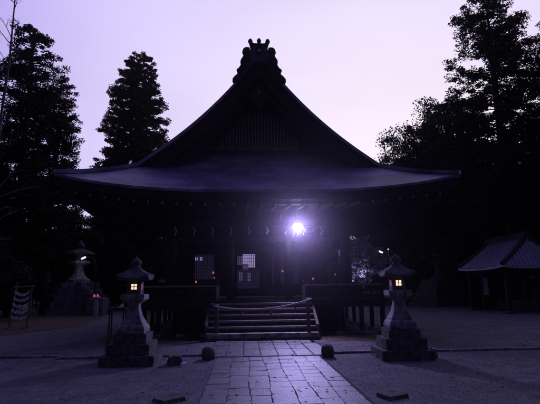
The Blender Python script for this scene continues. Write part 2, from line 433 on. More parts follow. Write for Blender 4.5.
# gables (front and back)
def curve_pts(d0, d1, n, dz=0):
    return [(HW - (d0 + (d1 - d0) * i / n), h(d0 + (d1 - d0) * i / n) + dz) for i in range(n + 1)]
for yy, sg in ((14.9, 1), (23.1, -1)):
    for s in (-1, 1):
        # barge board
        def band(d0, top, bot, ya, yb, bot2=None):
            bot2 = bot2 or bot
            g_ = [(s * x + CX, z + top) for x, z in curve_pts(d0, HW, 28)]
            n = len(g_); b_ = [(p[0], p[1] - top - (bot + (bot2 - bot) * i / (n - 1))) for i, p in enumerate(g_)]
            m = MB(); v = [(x, ya, z) for x, z in g_] + [(x, ya, z) for x, z in b_] + [(x, yb, z) for x, z in g_] + [(x, yb, z) for x, z in b_]
            f = []
            for i in range(n - 1):
                f += [(i, i + 1, n + i + 1, n + i), (2 * n + i, 3 * n + i, 3 * n + i + 1, 2 * n + i + 1), (i, 2 * n + i, 2 * n + i + 1, i + 1), (n + i, n + i + 1, 3 * n + i + 1, 3 * n + i)]
            f += [(0, n, 3 * n, 2 * n), (n - 1, 3 * n - 1, 4 * n - 1, 2 * n - 1)]
            return m.add(v, f)
        band(1.12, .02, .50, yy - sg * .07, yy + sg * .02, .72).build('bargeboard', M['wood'], roof)
        band(1.7, -.04, .80, yy + sg * .10, yy + sg * .18, 1.05).build('inner_bargeboard', M['wood'], roof)
        band(1.0, .15, -.02, yy - sg * .12, yy + sg * .16).build('verge_edge', M['verge'], roof)
        # descending ridge set in from the verge
        band(1.5, .16, -.03, yy + sg * .55, yy + sg * .78).build('descending_ridge', M['bark'], roof)
        # corner ridge to the eave tip
        pts = []
        for i in range(13):
            d = 2.2 * i / 12; pts.append((CX + s * (HW - d), (YF if sg == 1 else YB) + sg * d, h(d) + U(d, d) + .05))
        m = MB()
        for a, b in zip(pts[:-1], pts[1:]): m.bar(a, b, .16, .12)
        m.build('corner_ridge', M['bark'], roof)
    # gable wall: boarded triangle, upright lattice, sill, pendant, strut
    yw = yy + sg * 1.25
    pts = [(CX + x, z - .28) for x, z in curve_pts(3.0, HW, 16)] + [(CX - x, z - .28) for x, z in curve_pts(3.0, HW, 16)[::-1][1:]]
    pts[0] = (pts[0][0], 6.45); pts[-1] = (pts[-1][0], 6.45)
    gw = MB().prism(pts, yw, yw + sg * .08).build('gable_wall', M['wood'], hall)
    m = MB()
    for k in range(-18, 19):
        x = k * .118; top = min(h(HW - abs(x)) - .95, 7.95)
        if top > 6.75: m.box(CX + x, yw - sg * .05, 6.62, .036, .04, top - 6.62)
    m.build('gable_lattice', M['cream'], gw)
    m = MB(); m.box(CX, yw - sg * .035, 7.02, 3.4, .03, .045); m.box(CX, yw - sg * .035, 7.45, 2.4, .03, .045); m.build('lattice_rail', M['wood'], gw)
    MB().box(CX, yw - sg * .09, 6.52, 5.6, .14, .10).build('gable_sill', M['woodl'], gw, bevel=.01)
    MB().box(CX, yw - sg * .07, 6.28, 5.9, .10, .22).build('gable_sill', M['wood'], gw)
    # pendant (carved board with three lobes) hanging under the apex
    m = MB(); o_ = [(0, 8.75), (.16, 8.72), (.13, 8.5), (.30, 8.42), (.40, 8.22), (.30, 8.02), (.14, 8.0), (.17, 7.86), (.09, 7.68), (0, 7.6)]
    m.prism([(CX + x, z) for x, z in o_] + [(CX - x, z) for x, z in o_[::-1][1:-1]], yy + sg * .02, yy + sg * .09).build('gable_pendant', M['wood'], roof, bevel=.02)
    MB().lathe(0, 0, [(.09, 0), (.09, .03), (.05, .06)], 6).build('pendant_boss', M['woodl'], roof)
    b = bpy.data.objects['pendant_boss'] if sg == 1 else None
    b = [o for o in bpy.data.objects if o.name.startswith('pendant_boss')][-1]
    b.rotation_euler = (R(90) * sg, 0, 0); b.location = Vector((CX, yy, 8.27)) - HL
    for v_ in b.data.vertices: v_.co += Vector(HL)
# main ridge with stacked tiles and end ornaments
m = MB(); m.box(CX, 19, h(HW) - .15, .36, 8.5, .28); m.box(CX, 19, h(HW) + .13, .28, 8.5, .10)
ridge = m.build('ridge', M['bark'], roof, bevel=.02)
MB().tube([(CX, 14.7, h(HW) + .26), (CX, 23.3, h(HW) + .26)], .09, 12).build('ridge_cap', M['verge'], ridge, smooth=True)
def ornament(yc, sg):
    # shield plate
    z0 = h(HW)
    o_ = [(.0, z0 + .44), (.30, z0 + .42), (.31, z0 + .30), (.33, z0 + .10), (.34, z0 - .10), (.24, z0 - .22), (.0, z0 - .22)]
    pl = MB().prism([(CX + x, z) for x, z in o_] + [(CX - x, z) for x, z in o_[::-1][1:-1]], yc, yc + sg * .22).build('ridge_ornament', M['tile_dull'], roof, bevel=.03)
    # crown moulding with three knobs
    cr_ = [(0, z0 + .47), (.18, z0 + .47), (.26, z0 + .52), (.30, z0 + .56), (.35, z0 + .54), (.33, z0 + .44), (.31, z0 + .34), (.2, z0 + .40), (0, z0 + .43)]
    MB().prism([(CX + x, z) for x, z in cr_] + [(CX - x, z) for x, z in cr_[::-1][1:-1]], yc - sg * .05, yc + sg * .2).build('crown', M['tiled'], pl, bevel=.02)
    for x, z, r_ in ((0, z0 + .60, .075), (-.31, z0 + .58, .08), (.31, z0 + .58, .08)):
        MB().lathe(CX + x, yc + sg * .07, [(.03, z - .14), (.05, z - .08), (r_, z - .02), (r_ * 1.05, z + .03), (r_ * .7, z + .09), (.02, z + .12)], 12).build('knob', M['tiled'], pl, smooth=True)
    # lens and diamond emblem in relief
    m = MB(); v = []; n = 20
    for k in range(n):
        t = 2 * math.pi * k / n; v.append((CX + .155 * math.cos(t), z0 + .20 + .155 * math.sin(t)))
    m.prism(v, yc - sg * .02, yc + sg * .02); m.build('emblem_disc', M['tiled'], pl)
    m = MB(); m.prism([(CX + .09, z0 + .20), (CX, z0 + .29), (CX - .09, z0 + .20), (CX, z0 + .11)], yc - sg * .045, yc - sg * .015); m.build('emblem_diamond', M['verge'], pl)
    # scrolled fins running down both slopes
    for s in (-1, 1):
        m = MB(); pts = [(.34, z0 + .36), (.50, z0 + .37), (.62, z0 + .30), (.66, z0 + .17), (.60, z0 + .04), (.68, z0 - .06), (.74, z0 - .20), (.72, z0 - .32), (.80, z0 - .42), (.88, z0 - .55), (.86, z0 - .66), (.97, z0 - .74), (1.07, z0 - .84), (1.08, z0 - .96), (.98, z0 - 1.05), (.84, z0 - .98), (.56, z0 - .80), (.18, z0 - .25)]
        pts = [(.34 + (x - .34) * .82, z) for x, z in pts]
        m.prism([(CX + s * x, z) for x, z in pts], yc + sg * .03, yc + sg * .16).build('scroll_fin', M['tiled'], pl, bevel=.025)
        for x, z, r_ in ((.46, z0 + .22, .11), (.56, z0 - .19, .10), (.71, z0 - .56, .09), (.85, z0 - .92, .085)):
            m = MB(); v = [(CX + s * x + r_ * math.cos(k * math.pi / 8), z + r_ * math.sin(k * math.pi / 8)) for k in range(16)]
            m.prism(v, yc - sg * .02, yc + sg * .05).build('scroll', M['tiled'], pl, bevel=.02)
ornament(14.72, 1); ornament(23.28, -1)

# posts, beams, ceiling, floor
px_ = [-3.1, -1.03, 1.03, 3.1]; py_ = [16.1, 18.03, 19.97, 21.9]
for i, x in enumerate(px_):
    for j, y in enumerate(py_):
        if i in (0, 3) or j in (0, 3):
            r_ = .19 if (i in (0, 3) and j in (0, 3)) else .15
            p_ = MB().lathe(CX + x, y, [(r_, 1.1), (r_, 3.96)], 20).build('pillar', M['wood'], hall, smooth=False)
            for q in p_.data.polygons: q.use_smooth = len(q.vertices) == 4
            MB().box(CX + x, y, 3.96, .5, .5, .16).build('bracket_block', M['wood'], p_, bevel=.02)
for z, hh_, w_ in ((3.70, .22, .16), (3.12, .15, .12), (4.12, .22, .22)):
    for y in (16.1, 21.9): MB().box(CX, y, z, 6.4 if z > 4 else 5.86, w_, hh_).build('beam', M['wood'], hall, bevel=.008)
    for x in (-3.1, 3.1): MB().box(CX + x, 19, z + .003, w_, 5.5, hh_ - .006).build('beam', M['wood'], hall, bevel=.008)
MB().box(CX, 19, 4.36, 6.3, 5.9, .05).build('ceiling', M['wood'], hall)
# upper lattice transoms front and back
for y in (16.1, 21.9):
    for a_, b_ in zip(px_[:-1], px_[1:]):
        m = MB(); n = 21
        for k in range(n): m.box(CX + a_ + .2 + (b_ - a_ - .4) * k / (n - 1), y, 3.27, .03, .04, .43)
        m.box(CX + (a_ + b_) / 2, y, 3.47, b_ - a_ - .35, .025, .03); m.build('transom_lattice', M['wood'], hall)
# deck
DX, DF, DB = 4.1, 14.9, 23.1
m = MB(); k = 0; x = -DX
while x < DX - .01:
    m.box(CX + x + .1, (DF + DB) / 2, 1.04, .194, DB - DF, .06 + random.uniform(-.002, .002)); x += .2
m.build('veranda_floor', M['wood'], hall)
m = MB()
for y in (DF + .07, DB - .07): m.box(CX, y, .86, 2 * DX - .02, .12, .175)
for x in (-DX + .07, DX - .07): m.box(CX + x, (DF + DB) / 2, .862, .12, DB - DF - .3, .17)
m.build('veranda_beam', M['wood'], hall, bevel=.008)
sx = [-4.0, -3.3, -2.55, -1.8] ; sx = sx + [-a for a in sx]
for y in (DF + .1, DB - .1):
    for x in sx: 
        q_ = MB().box(CX + x, y, .10, .13, .13, .765).build('stilt', M['wood'], hall, bevel=.01)
        MB().box(CX + x, y, -.03, .3, .3, .13).build('foot_stone', M['stone'], q_, bevel=.03)
for x in (-4.0, 4.0):
    for y in (16.3, 17.7, 19.0, 20.4, 21.7):
        q_ = MB().box(CX + x, y, .10, .13, .13, .765).build('stilt', M['wood'], hall, bevel=.01)
        MB().box(CX + x, y, -.03, .3, .3, .13).build('foot_stone', M['stone'], q_, bevel=.03)
MB().box(CX, 19, 0, 6.0, 5.6, 1.0).build('crawlspace_boards', M['wood'], hall)
# railing
def railing(a, b, posts, first=None):
    a, b = Vector(a), Vector(b)
    rr = MB().bar(a + Vector((0, 0, .48)), b + Vector((0, 0, .48)), .07, .06).build('railing', M['railw'], hall, bevel=.015)
    MB().bar(a + Vector((0, 0, .30)), b + Vector((0, 0, .30)), .05, .07).build('middle_rail', M['wood'], rr)
    MB().bar(a + Vector((0, 0, .09)), b + Vector((0, 0, .09)), .09, .12).build('base_rail', M['wood'], rr)
    for i in range(posts):
        p = a.lerp(b, i / (posts - 1)); MB().box(p.x, p.y, p.z, .075, .055, .445).build('baluster', M['wood'], rr)
zr = 1.10
railing((CX - DX + .08, DF + .08, zr), (-.95, DF + .08, zr), 4)
railing((1.96, DF + .08, zr), (CX + DX - .08, DF + .08, zr), 4)
railing((CX - DX + .08, DF + .08, zr), (CX - DX + .08, DB - .08, zr), 7)
railing((CX + DX - .08, DF + .08, zr), (CX + DX - .08, DB - .08, zr), 7)
for x in (-.90, 1.91):
    p_ = MB().box(x, DF + .08, 1.1, .10, .10, .50).build('newel_post', M['cream'], hall, bevel=.015)
    MB().lathe(x, DF + .08, [(.03, 1.6), (.055, 1.63), (.06, 1.67), (.03, 1.72), (.01, 1.76)], 12).build('finial', M['metal'], p_, smooth=True)
for x, zt in ((-.85, 1.00), (1.86, 1.16)):
    p_ = MB().box(x, 13.66, .18, .10, .10, zt - .18).build('stair_post', M['brown'], hall, bevel=.015)
    MB().box(x, 13.66, zt, .12, .12, .03).build('post_cap', M['cream'], p_, bevel=.008)
# steps
st = MB().box(CX, 13.62, 0, 3.36, .36, .06).build('stair_plinth', M['stoned'], hall, bevel=.02)
st = MB().box(CX, 13.68, .06, 3.30, .34, .15).build('stone_step', M['stone'], hall, bevel=.02)
for k in range(5):
    zt = .21 + (k + 1) * .165
    m = MB().box(CX, 13.98 + k * .21, zt - .055, 3.24, .30, .055); s_ = m.build('step', M['railw'], hall, bevel=.012)
    MB().box(CX, 14.02 + k * .21, zt - .165, 3.18, .04, .11).build('riser', M['woodl'], s_)
for x in (-1.665, 1.665):
    MB().add([(CX + x + dx, y, z) for dx in (-.04, .04) for y, z in ((13.84, .06), (13.84, .42), (14.9, 1.02), (14.9, .06))], [(0, 1, 2, 3), (7, 6, 5, 4), (0, 4, 5, 1), (1, 5, 6, 2), (2, 6, 7, 3), (3, 7, 4, 0)]).build('stringer', M['woodl'], hall)

# ================================================================ small things at the pavilion
rb = thing('rope_barrier', 'thin white straw rope with three tassels slung across the front steps', 'rope', (CX, 13.57, .9))
A, B = Vector((-.95, 13.57, 1.0)), Vector((1.96, 13.57, 1.17))
pts = []
for i in range(25):
    t = i / 24; p = A.lerp(B, t); p.z -= .19 * 4 * t * (1 - t); pts.append(p)
MB().tube(pts, .023, 6).build('rope', M['rope'], rb, smooth=True)
for t in (.33, .60, .85):
    i = int(t * 24); p = pts[i]
    MB().lathe(p.x, p.y, [(.012, p.z - .01), (.02, p.z - .05), (.014, p.z - .07), (.035, p.z - .13), (.038, p.z - .19)], 8).build('tassel', M['tassel'], rb)
sr = thing('sacred_rope', 'twisted straw rope with folded paper streamers across the pavilion front beam', 'rope', (CX, 15.9, 3.7))
MB().tube([(CX - 3.05 + 6.1 * i / 20, 15.9, 3.68 - .05 * math.sin(i / 20 * math.pi * 3) ** 2) for i in range(21)], .012, 8).build('rope', M['woodl'], sr)
for k in range(-3, 6):
    x = -.5 + .645 * k
    if -2.5 < x < 3.5:
        m = MB(); z = 3.64
        for q in range(3): m.box(x + (.012 if q % 2 else -.012), 15.9, z - .10 * (q + 1), .042, .006, .10, tilt=.012 if q % 2 else -.012)
        m.build('paper_streamer', M['paper'], sr)
tw = thing('roof_mark', 'small pale forked mark on the lower front roof slope', 'twig', (CX, 14.3, h(1.3) + .03))  # pale forked tubes stand in for an unidentified mark on the roof
m = MB(); z1 = h(1.0); 
for a, b in (((.25, 14.05), (.75, 14.12)), ((.45, 14.08), (.40, 14.6)), ((.40, 14.6), (.58, 14.66)), ((.40, 14.5), (.26, 14.68)), ((.55, 14.09), (.78, 14.28)), ((.3, 14.06), (.1, 14.2)), ((.62, 14.1), (.95, 14.02))):
    m.tube([(a[0], a[1], h(a[1] - 13) + .03), ((a[0] + b[0]) / 2 + .02, (a[1] + b[1]) / 2, h((a[1] + b[1]) / 2 - 13) + .07), (b[0], b[1], h(b[1] - 13) + .03)], [.018, .014, .008], 5)
m.build('mark_line', M['cream'], tw)

# path-side stones
for x, lab in ((-.80, 'small rounded stone bollard left of the path, near the left lantern'), (1.80, 'small rounded stone bollard right of the path, near the right lantern')):
    o = MB().lathe(0, 0, [(.13, -.02), (.145, .06), (.14, .16), (.115, .23), (.06, .265), (.01, .27)], 14).build('stone_bollard', M['stoned'], smooth=True)
    rough(o, .012, 4, 1); o.location = (x, 10.22, 0); tag(o, lab, 'bollard', 'stone bollards beside the path')
def rock(name, lab, x, y, sx, sy, sz, m, cat='stone', group=None):
    mb = MB().box(0, 0, -.03, sx, sy, sz + .03, rz=random.random(), taper=.92 if sz < .06 else .72); o = mb.build(name, m); rough(o, min(sx, sz) * .16, 5, 3); o.location = (x, y, 0)
    return tag(o, lab, cat, group)
rock('flat_stone', 'flat dark square stone set in the gravel, right foreground', 2.02, 6.5, .34, .3, .05, M['stoned'])
rock('flat_stone', 'flat dark stone in the gravel at the left path edge, foreground', -1.04, 6.6, .36, .3, .05, M['stoned'])
rock('small_stone', 'small pale upright stone just right of the right stone lantern base', 3.98, 9.75, .12, .12, .20, M['stone'])
rock('small_stone', 'low dark rock beside the right corner of the left lantern base', -1.42, 9.62, .34, .26, .17, M['stoned'])
rock('small_stone', 'white broken stone lying on the dark rock by the left lantern', -1.22, 9.42, .16, .1, .07, M['white'])

# ================================================================ front stone lanterns
def stone_lantern(x, y, label, side):
    t = thing('stone_lantern', label, 'stone lantern', (x, y, 0), 'lit stone lanterns flanking the path')
    for w_, z0, z1 in ((1.36, -.02, .20), (1.08, .20, .42), (.84, .42, .60)):
        m = MB(); n = 3
        for k in range(n):      # each tier laid from three blocks
            m.box(x - w_ / 2 + w_ * (k + .5) / n, y, z0, w_ / n - .012, w_, z1 - z0 - .004)
        o = m.build('base_tier', M['stoned'], t); rough(o, .022, 4, 3)
    q4 = lambda prof: [(r_ * math.sqrt(2) / 2, z) for r_, z in prof]
    MB().lathe(x, y, q4([(.70, .60), (.72, .68), (.66, .76), (.56, .79)]), 4, R(45)).build('foot', M['stone'], t, bevel=.02)
    MB().lathe(x, y, q4([(.56, .785), (.55, .82), (.46, .88), (.37, .96), (.31, 1.05), (.28, 1.14), (.30, 1.22)]), 4, R(45)).build('shaft', M['stone'], t, bevel=.015)
    MB().lathe(x, y, q4([(.34, 1.215), (.60, 1.29), (.62, 1.31), (.62, 1.385), (.60, 1.40)]), 4, R(45)).build('platform', M['stone'], t, bevel=.012)
    fb = MB(); z0, z1 = 1.40, 1.70; w_ = .36
    # fire box: four corner posts, sill and head, so the openings are real
    for a in (-1, 1):
        for b in (-1, 1): fb.box(x + a * (w_ / 2 - .05), y + b * (w_ / 2 - .05), z0, .10, .10, z1 - z0)
    fb.box(x, y, z0, w_ - .003, w_ - .003, .10); fb.box(x, y, z1 - .085, w_ - .003, w_ - .003, .085)
    fbo = fb.build('fire_box', M['stoned'], t)
    MB().box(x, y - w_ / 2 + .045, z0 + .10, .15, .012, .115).build('window_pane', M['warm'], fbo)
    m = MB(); m.box(x, y - w_ / 2 + .025, z0 + .10, .016, .014, .115); m.box(x, y - w_ / 2 + .026, z0 + .15, .155, .012, .014); 
    m.build('window_grille', M['wood'], fbo)
    for b in (-1, 1): MB().box(x + b * (w_ / 2 - .012), y, z0 + .085, .012, .15, z1 - z0 - .145).build('side_pane', M['red'], fbo)
    # roof: concave square roof, lifted corners
    n = 16; g_ = []
    m = MB(); rings = [(.41, 1.71), (.36, 1.75), (.27, 1.81), (.19, 1.87), (.12, 1.92)]
    v = []; f = []
    def ringp(r_, z, lift):
        ps = []
        for k in range(32):
            sd_ = k // 8; u_ = (k % 8) / 8 * 2 - 1
            c = [(u_, -1), (1, u_), (-u_, 1), (-1, -u_)][sd_]
            ps.append((x + r_ * c[0], y + r_ * c[1], z + 1.4 * lift * abs(u_) ** 3))
        return ps
    allr = [ringp(.26, 1.69, 0), ringp(.40, 1.695, .05)] + [ringp(r_, z + .02, l_) for (r_, z), l_ in zip(rings, (.06, .045, .02, .01, 0))]
    for rr in allr: v += rr
    for i in range(len(allr) - 1):
        for k in range(32): k2 = (k + 1) % 32; f.append((i * 32 + k, i * 32 + k2, (i + 1) * 32 + k2, (i + 1) * 32 + k))
    f.append(tuple(range(32))[::-1]); f.append(tuple(range(len(v) - 32, len(v)))); m.add(v, f); m.build('lantern_roof', M['stoned'], t)
    MB().lathe(x, y, [(.13, 1.93), (.15, 1.95), (.10, 1.985), (.085, 2.0), (.125, 2.03), (.14, 2.075), (.115, 2.12), (.05, 2.16), (.015, 2.20)], 16).build('finial', M['stoned'], t, smooth=True)
    ld = bpy.data.lights.new('candle', 'POINT'); lo = bpy.data.objects.new('candle', ld); C.objects.link(lo); lo.parent = t
    lo.location = (0, -w_ / 2 - .06, 1.55); ld.energy = .02; ld.color = (1, .6, .3); ld.shadow_soft_size = .05
    t.scale = (.80, .80, 1)
    return t
stone_lantern(-2.36, 9.98, 'lit stone lantern on a dark stepped base, left of the path', 1)
_r = stone_lantern(3.36, 9.98, 'lit stone lantern on a dark stepped base, right of the path', -1)
_r.rotation_euler = (0, 0, R(-3)); _r.scale = (.81, .80, 1.01)
# thin metal stand behind the left lantern
t = thing('metal_stand', 'thin dark metal stand with a shelf just behind the left stone lantern', 'stand', (-2.98, 11.0, 0))
for a in (-.16, .16):
    for b in (-.1, .1): MB().box(-2.98 + a, 11.0 + b, 0, .03, .03, 1.06).build('leg', M['metal'], t)
MB().box(-2.98, 11.0, 1.06, .40, .28, .03).build('shelf', M['metal'], t); MB().box(-2.98, 11.0, .3, .36, .24, .02).build('shelf', M['metal'], t)

# ================================================================ the floodlight behind the pavilion
FX, FY, FZ = 1.83, 15.55, 3.56
t = thing('flood_lamp', 'glaring white flood lamp hung under the pavilion front eave', 'lamp', (FX, FY + .3, FZ))
MB().bar((FX, FY + .16, FZ), (FX, FY + .16, 4.22), .03).build('bracket', M['metal'], t)
MB().lathe(0, 0, [(.07, .20), (.17, .05), (.19, 0), (.18, 0)], 20).build('housing', M['metal'], t)
ho = kids(t)[-1]; ho.data.transform(Matrix.Translation(Vector(t.location)))
aim = (Vector((.6, 10.6, .0)) - Vector((FX, FY, FZ))).normalized()
q = (-aim).to_track_quat('Z', 'Y')
ho.rotation_euler = q.to_euler(); ho.location = Vector((FX, FY, FZ)) - Vector(t.location)
lens = MB().lathe(t.location.x, t.location.y, [(.17, .0), (.15, -.03), (.08, -.045), (.01, -.05)], 20).build('lens', M['lamp'], t); lens.data.transform(Matrix.Translation((0, 0, t.location.z)))
lens.rotation_euler = q.to_euler(); lens.location = ho.location
ld = bpy.data.lights.new('flood_beam', 'SPOT'); lo = bpy.data.objects.new('flood_beam', ld); C.objects.link(lo)
ld.energy = 950; ld.spot_size = R(90); ld.spot_blend = .7; ld.shadow_soft_size = .12; ld.color = (.50, .42, 1.0)
lo.location = Vector((FX, FY, FZ)) + aim * .10; lo.rotation_euler = aim.to_track_quat('-Z', 'Y').to_euler()

# narrow spot added, aimed at the viewer, to light the lamp's halo
ld = bpy.data.lights.new('halo_spot', 'SPOT'); lo = bpy.data.objects.new('halo_spot', ld); C.objects.link(lo)
a2 = (Vector((-.1, -3, 1.7)) - Vector((FX, FY, FZ))).normalized()
ld.energy = 8200; ld.spot_size = R(30); ld.spot_blend = 1; ld.shadow_soft_size = .06; ld.color = (.55, .45, 1.0)
lo.location = Vector((FX, FY, FZ)) + a2 * .16; lo.rotation_euler = a2.to_track_quat('-Z', 'Y').to_euler()

# ================================================================ rear hall seen through the pavilion
rh = thing('rear_hall', 'dark worship hall with lattice doors behind the open pavilion', 'hall', (1.2, 30, 0))
MB().box(1.0, 33, 0, 10.6, 6, .9).build('podium', M['rubble'], rh)
MB().box(1.0, 33.2, .9, 10.6, 5.0, 3.6).build('wall', M['dplaster'], rh)
for k in range(4):
    MB().lathe(-4.3 + k * 2.8, 30.2, [(.14, .9), (.14, 4.4)], 14).build('pillar', M['wood'], rh)
for xc in (-2.9, -.1, 2.7):
    fr = MB(); fr.box(xc, 30.60, .95, 2.4, .06, .14); fr.box(xc, 30.60, 4.1, 2.4, .06, .12)
    for a in (-1.16, 1.16): fr.box(xc + a, 30.60, 1.09, .08, .06, 3.01)
    d_ = fr.build('lattice_door', M['wood'], rh)
    m = MB()
    for a in range(16): m.box(xc - 1.05 + a * .14, 30.58, 1.10, .036, .025, 2.99)
    for a in range(13): m.box(xc, 30.602, 1.25 + a * .22, 2.25, .012, .03)
    m.build('lattice', M['woodl'], d_)
def pane(x0, x1, z0, z1, m, par, y=30.66):
    return MB().box((x0 + x1) / 2, y, z0, x1 - x0, .02, z1 - z0).build('lit_panel', m, par)
pane(-.20, .68, 3.12, 3.95, M['coldpane'], rh); pane(.20, .68, 2.86, 3.118, M['coldpane'], rh); pane(-.75, -.21, 3.05, 3.62, M['dimpane'], rh); pane(-.20, .19, 2.75, 3.115, M['dimpane'], rh)
pane(-1.1, .95, 1.45, 2.74, M['faint'], rh); pane(.15, .35, 1.95, 2.5, M['dimpane'], rh, 30.64); pane(-.45, -.2, 2.0, 2.55, M['dimpane'], rh, 30.64)
pane(-3.85, -2.1, 2.1, 3.9, M['faint'], rh); pane(1.8, 3.6, 1.8, 3.7, M['faint'], rh)
pane(-3.72, -3.56, 3.36, 3.54, M['coldpane'], rh, 30.64); pane(-3.42, -3.2, 3.38, 3.56, M['coldpane'], rh, 30.64); pane(-3.05, -2.9, 3.36, 3.58, M['coldpane'], rh, 30.64)
g_ = []
for i in range(11):
    t_ = i / 10; g_.append([(-4.8 + 1.14 * j, 28.4 + 4.8 * t_, 4.5 + 3.2 * t_ ** 1.2) for j in range(11)])
MB().slab(g_, .2).build('roof', M['bark'], rh)
g_ = [[(p[0], 66.4 - p[1], p[2]) for p in r_] for r_ in g_]
MB().slab(g_, .2).build('roof', M['bark'], rh)
for x, z, r_, lab in ((-3.16, 1.93, .085, 'small round orange lantern hanging lowest, left bay of the rear hall'), (-2.07, 2.50, .085, 'round orange lantern hanging near the dark pillar, above a smaller one'),
                (-2.00, 2.17, .055, 'smallest orange lantern, directly below a larger orange one'), (2.42, 2.56, .08, 'orange lantern glowing in the centre bay below the flood lamp'),
                (4.39, 2.05, .075, 'orange lantern low in the right bay beside the flood lamp glare')):
    r_ *= .72
    t = thing('hanging_lantern', lab, 'lantern', (x, 29.5, z), 'orange lanterns hung at the rear hall')
    MB().lathe(x, 29.5, [(r_ * .5, z - r_ * 1.3), (r_, z - r_ * .6), (r_, z + r_ * .6), (r_ * .5, z + r_ * 1.3)], 12).build('shade', M['orange'], t, smooth=True)
    MB().lathe(x, 29.5, [(r_ * .55, z + r_ * 1.3), (r_ * .55, z + r_ * 1.5), (.006, z + r_ * 1.6), (.006, 4.6)], 8).build('hanger', M['metal'], t)
t = thing('arched_lantern', 'arch-topped slatted wooden lantern with an orange light inside, beside the right front pillar', 'lantern', (3.28, 16.65, 1.1))
ax, ay = 3.28, 16.65
m = MB(); MB_ = [(ax + .23 * math.cos(a), 2.22 + .23 * math.sin(a)) for a in [math.pi * k / 10 for k in range(11)]]
m.prism([(ax + .23, 1.62)] + MB_ + [(ax - .23, 1.62)], ay + .02, ay + .05); m.build('back_panel', M['plaster'], t)
m = MB()
for k in range(-4, 5):
    x = k * .055; m.box(ax + x, ay - .02, 1.62, .014, .02, .60 + math.sqrt(max(0, .23 ** 2 - x * x)) - .02)
m.build('slats', M['wood'], t); MB().box(ax, ay + .035, 1.10, .06, .06, .52).build('post', M['wood'], t)
MB().box(ax + .02, ay + .005, 1.93, .05, .012, .055).build('light_panel', M['orange'], t)

# ================================================================ big lanterns on stepped bases
def big_lantern(x, y, w_, zb, ztop, rz, label, steps, m1, m2, par_stair=True):
    t = thing('stone_lantern', label, 'stone lantern', (x, y, 0), 'tall stone lanterns on stepped pyramids')
    zz = 0
    for k in range(steps):
        f_ = 1 - .52 * k / steps; hh_ = zb / steps
        m = MB(); n = 5
        for a in range(n):
            for b in range(n):
                if a in (0, n - 1) or b in (0, n - 1) :
                    lx = (-.5 + (a + .5) / n) * w_ * f_; ly = (-.5 + (b + .5) / n) * w_ * f_
                    m.box(x + lx * math.cos(rz) - ly * math.sin(rz), y + lx * math.sin(rz) + ly * math.cos(rz), zz, w_ * f_ / n - .03, w_ * f_ / n - .03, hh_ - .02, rz)
        m.box(x, y, zz + .01, w_ * f_ * .85, w_ * f_ * .85, hh_ - .015, rz)
        o = m.build('base_tier', m1, t); rough(o, .02, 2, 1); zz += hh_
    H_ = ztop - zb; q = lambda p: [(r_ * H_, zb + z * H_) for r_, z in p]
    MB().lathe(x, y, q([(.26, 0), (.27, .06), (.20, .10), (.13, .18), (.09, .30), (.10, .38), (.14, .40)]), 6, rz).build('shaft', m2, t)
    MB().lathe(x, y, q([(.14, .40), (.24, .45), (.24, .50), (.22, .505)]), 6, rz).build('platform', m2, t)
    MB().lathe(x, y, q([(.13, .505), (.13, .66)]), 6, rz).build('fire_box', M['stoned'], t)
    MB().lathe(x, y, q([(.12, .655), (.34, .67), (.33, .70), (.20, .75), (.08, .80)]), 6, rz).build('lantern_roof', M['stoned'], t)
    MB().lathe(x, y, q([(.07, .80), (.10, .84), (.10, .88), (.05, .94), (.01, 1.0)]), 12).build('finial', M['stoned'], t, smooth=True)
    return t
bl = big_lantern(-10.9, 30.5, 3.9, 2.0, 4.75, R(28), 'tall stone lantern on a wide stepped stone pyramid, far left', 5, M['stonem'], M['stone'])
m = MB()
for k in range(6): m.box(-9.15 + .12 * k * .3, 29.1 + .25 * k * .3, 0, 1.0 - k * .0, 1.2, 1.0) if k == 0 else None
m.build('stair_block', M['stone'], bl, bevel=.03)
for k in range(5): MB().box(-9.3 - .28 * k, 28.9 + .1 * k, .98 + .24 * k * 1.0, .3, .3, .26, R(28)).build('newel_stone', M['stone'], bl, bevel=.03)
big_lantern(14.9, 34.5, 3.4, 2.0, 4.6, R(15), 'tall stone lantern on a rubble pyramid behind the right lit lantern', 6, M['rubble'], M['stoned'])

# little pillar lamp by the big lantern
t = thing('pillar_lamp', 'short white stone pillar with two small orange lights, beside the far left pyramid', 'lamp', (-8.95, 28.2, 0))
MB().box(-8.95, 28.2, 0, .26, .26, 1.0, taper=.85).build('pillar', M['white'], t, bevel=.03)
MB().box(-8.95, 28.2, 1.0, .42, .42, .10).build('cap', M['white'], t, bevel=.02)
for a in (-.1, .1): MB().lathe(-8.95 + a, 28.1, [(.05, 1.1), (.065, 1.15), (.05, 1.22), (.01, 1.25)], 10).build('light', M['orange'], t)

# street lamps
def street_lamp(x, y, z, label, tilt, col, energy, sp=1):
    t = thing('street_lamp', label, 'street lamp', (x, y, 0), 'lit lamps on poles')
    MB().tube([(x + .75, y + .25, 0), (x + .75, y + .25, z - .5), (x + .55, y + .2, z + .02), (x + .1, y + .1, z + .07)], [.06, .05, .04, .03], 8).build('pole', M['metal'], t)
    MB().bar((x - .15, y, z - .07 * tilt + .045), (x + .16, y, z + .08 * tilt + .045), .14, .04).build('head', M['metal'], t, bevel=.02)
    MB().bar((x - .12, y - .03, z - .06 * tilt - .02), (x + .13, y - .03, z + .06 * tilt - .02), .15, .08).build('lens', M['lampw'], t, bevel=.02)
    ld = bpy.data.lights.new('lamp_light', 'POINT'); lo = bpy.data.objects.new('lamp_light', ld); C.objects.link(lo); lo.parent = t
    lo.location = (0, -.1, z - .25); ld.energy = energy; ld.color = col; ld.shadow_soft_size = .15
    return t
street_lamp(-10.25, 29.3, 3.52, 'lit white street lamp beside the tall lantern, far left', 1, (.70, .65, 1), 4)
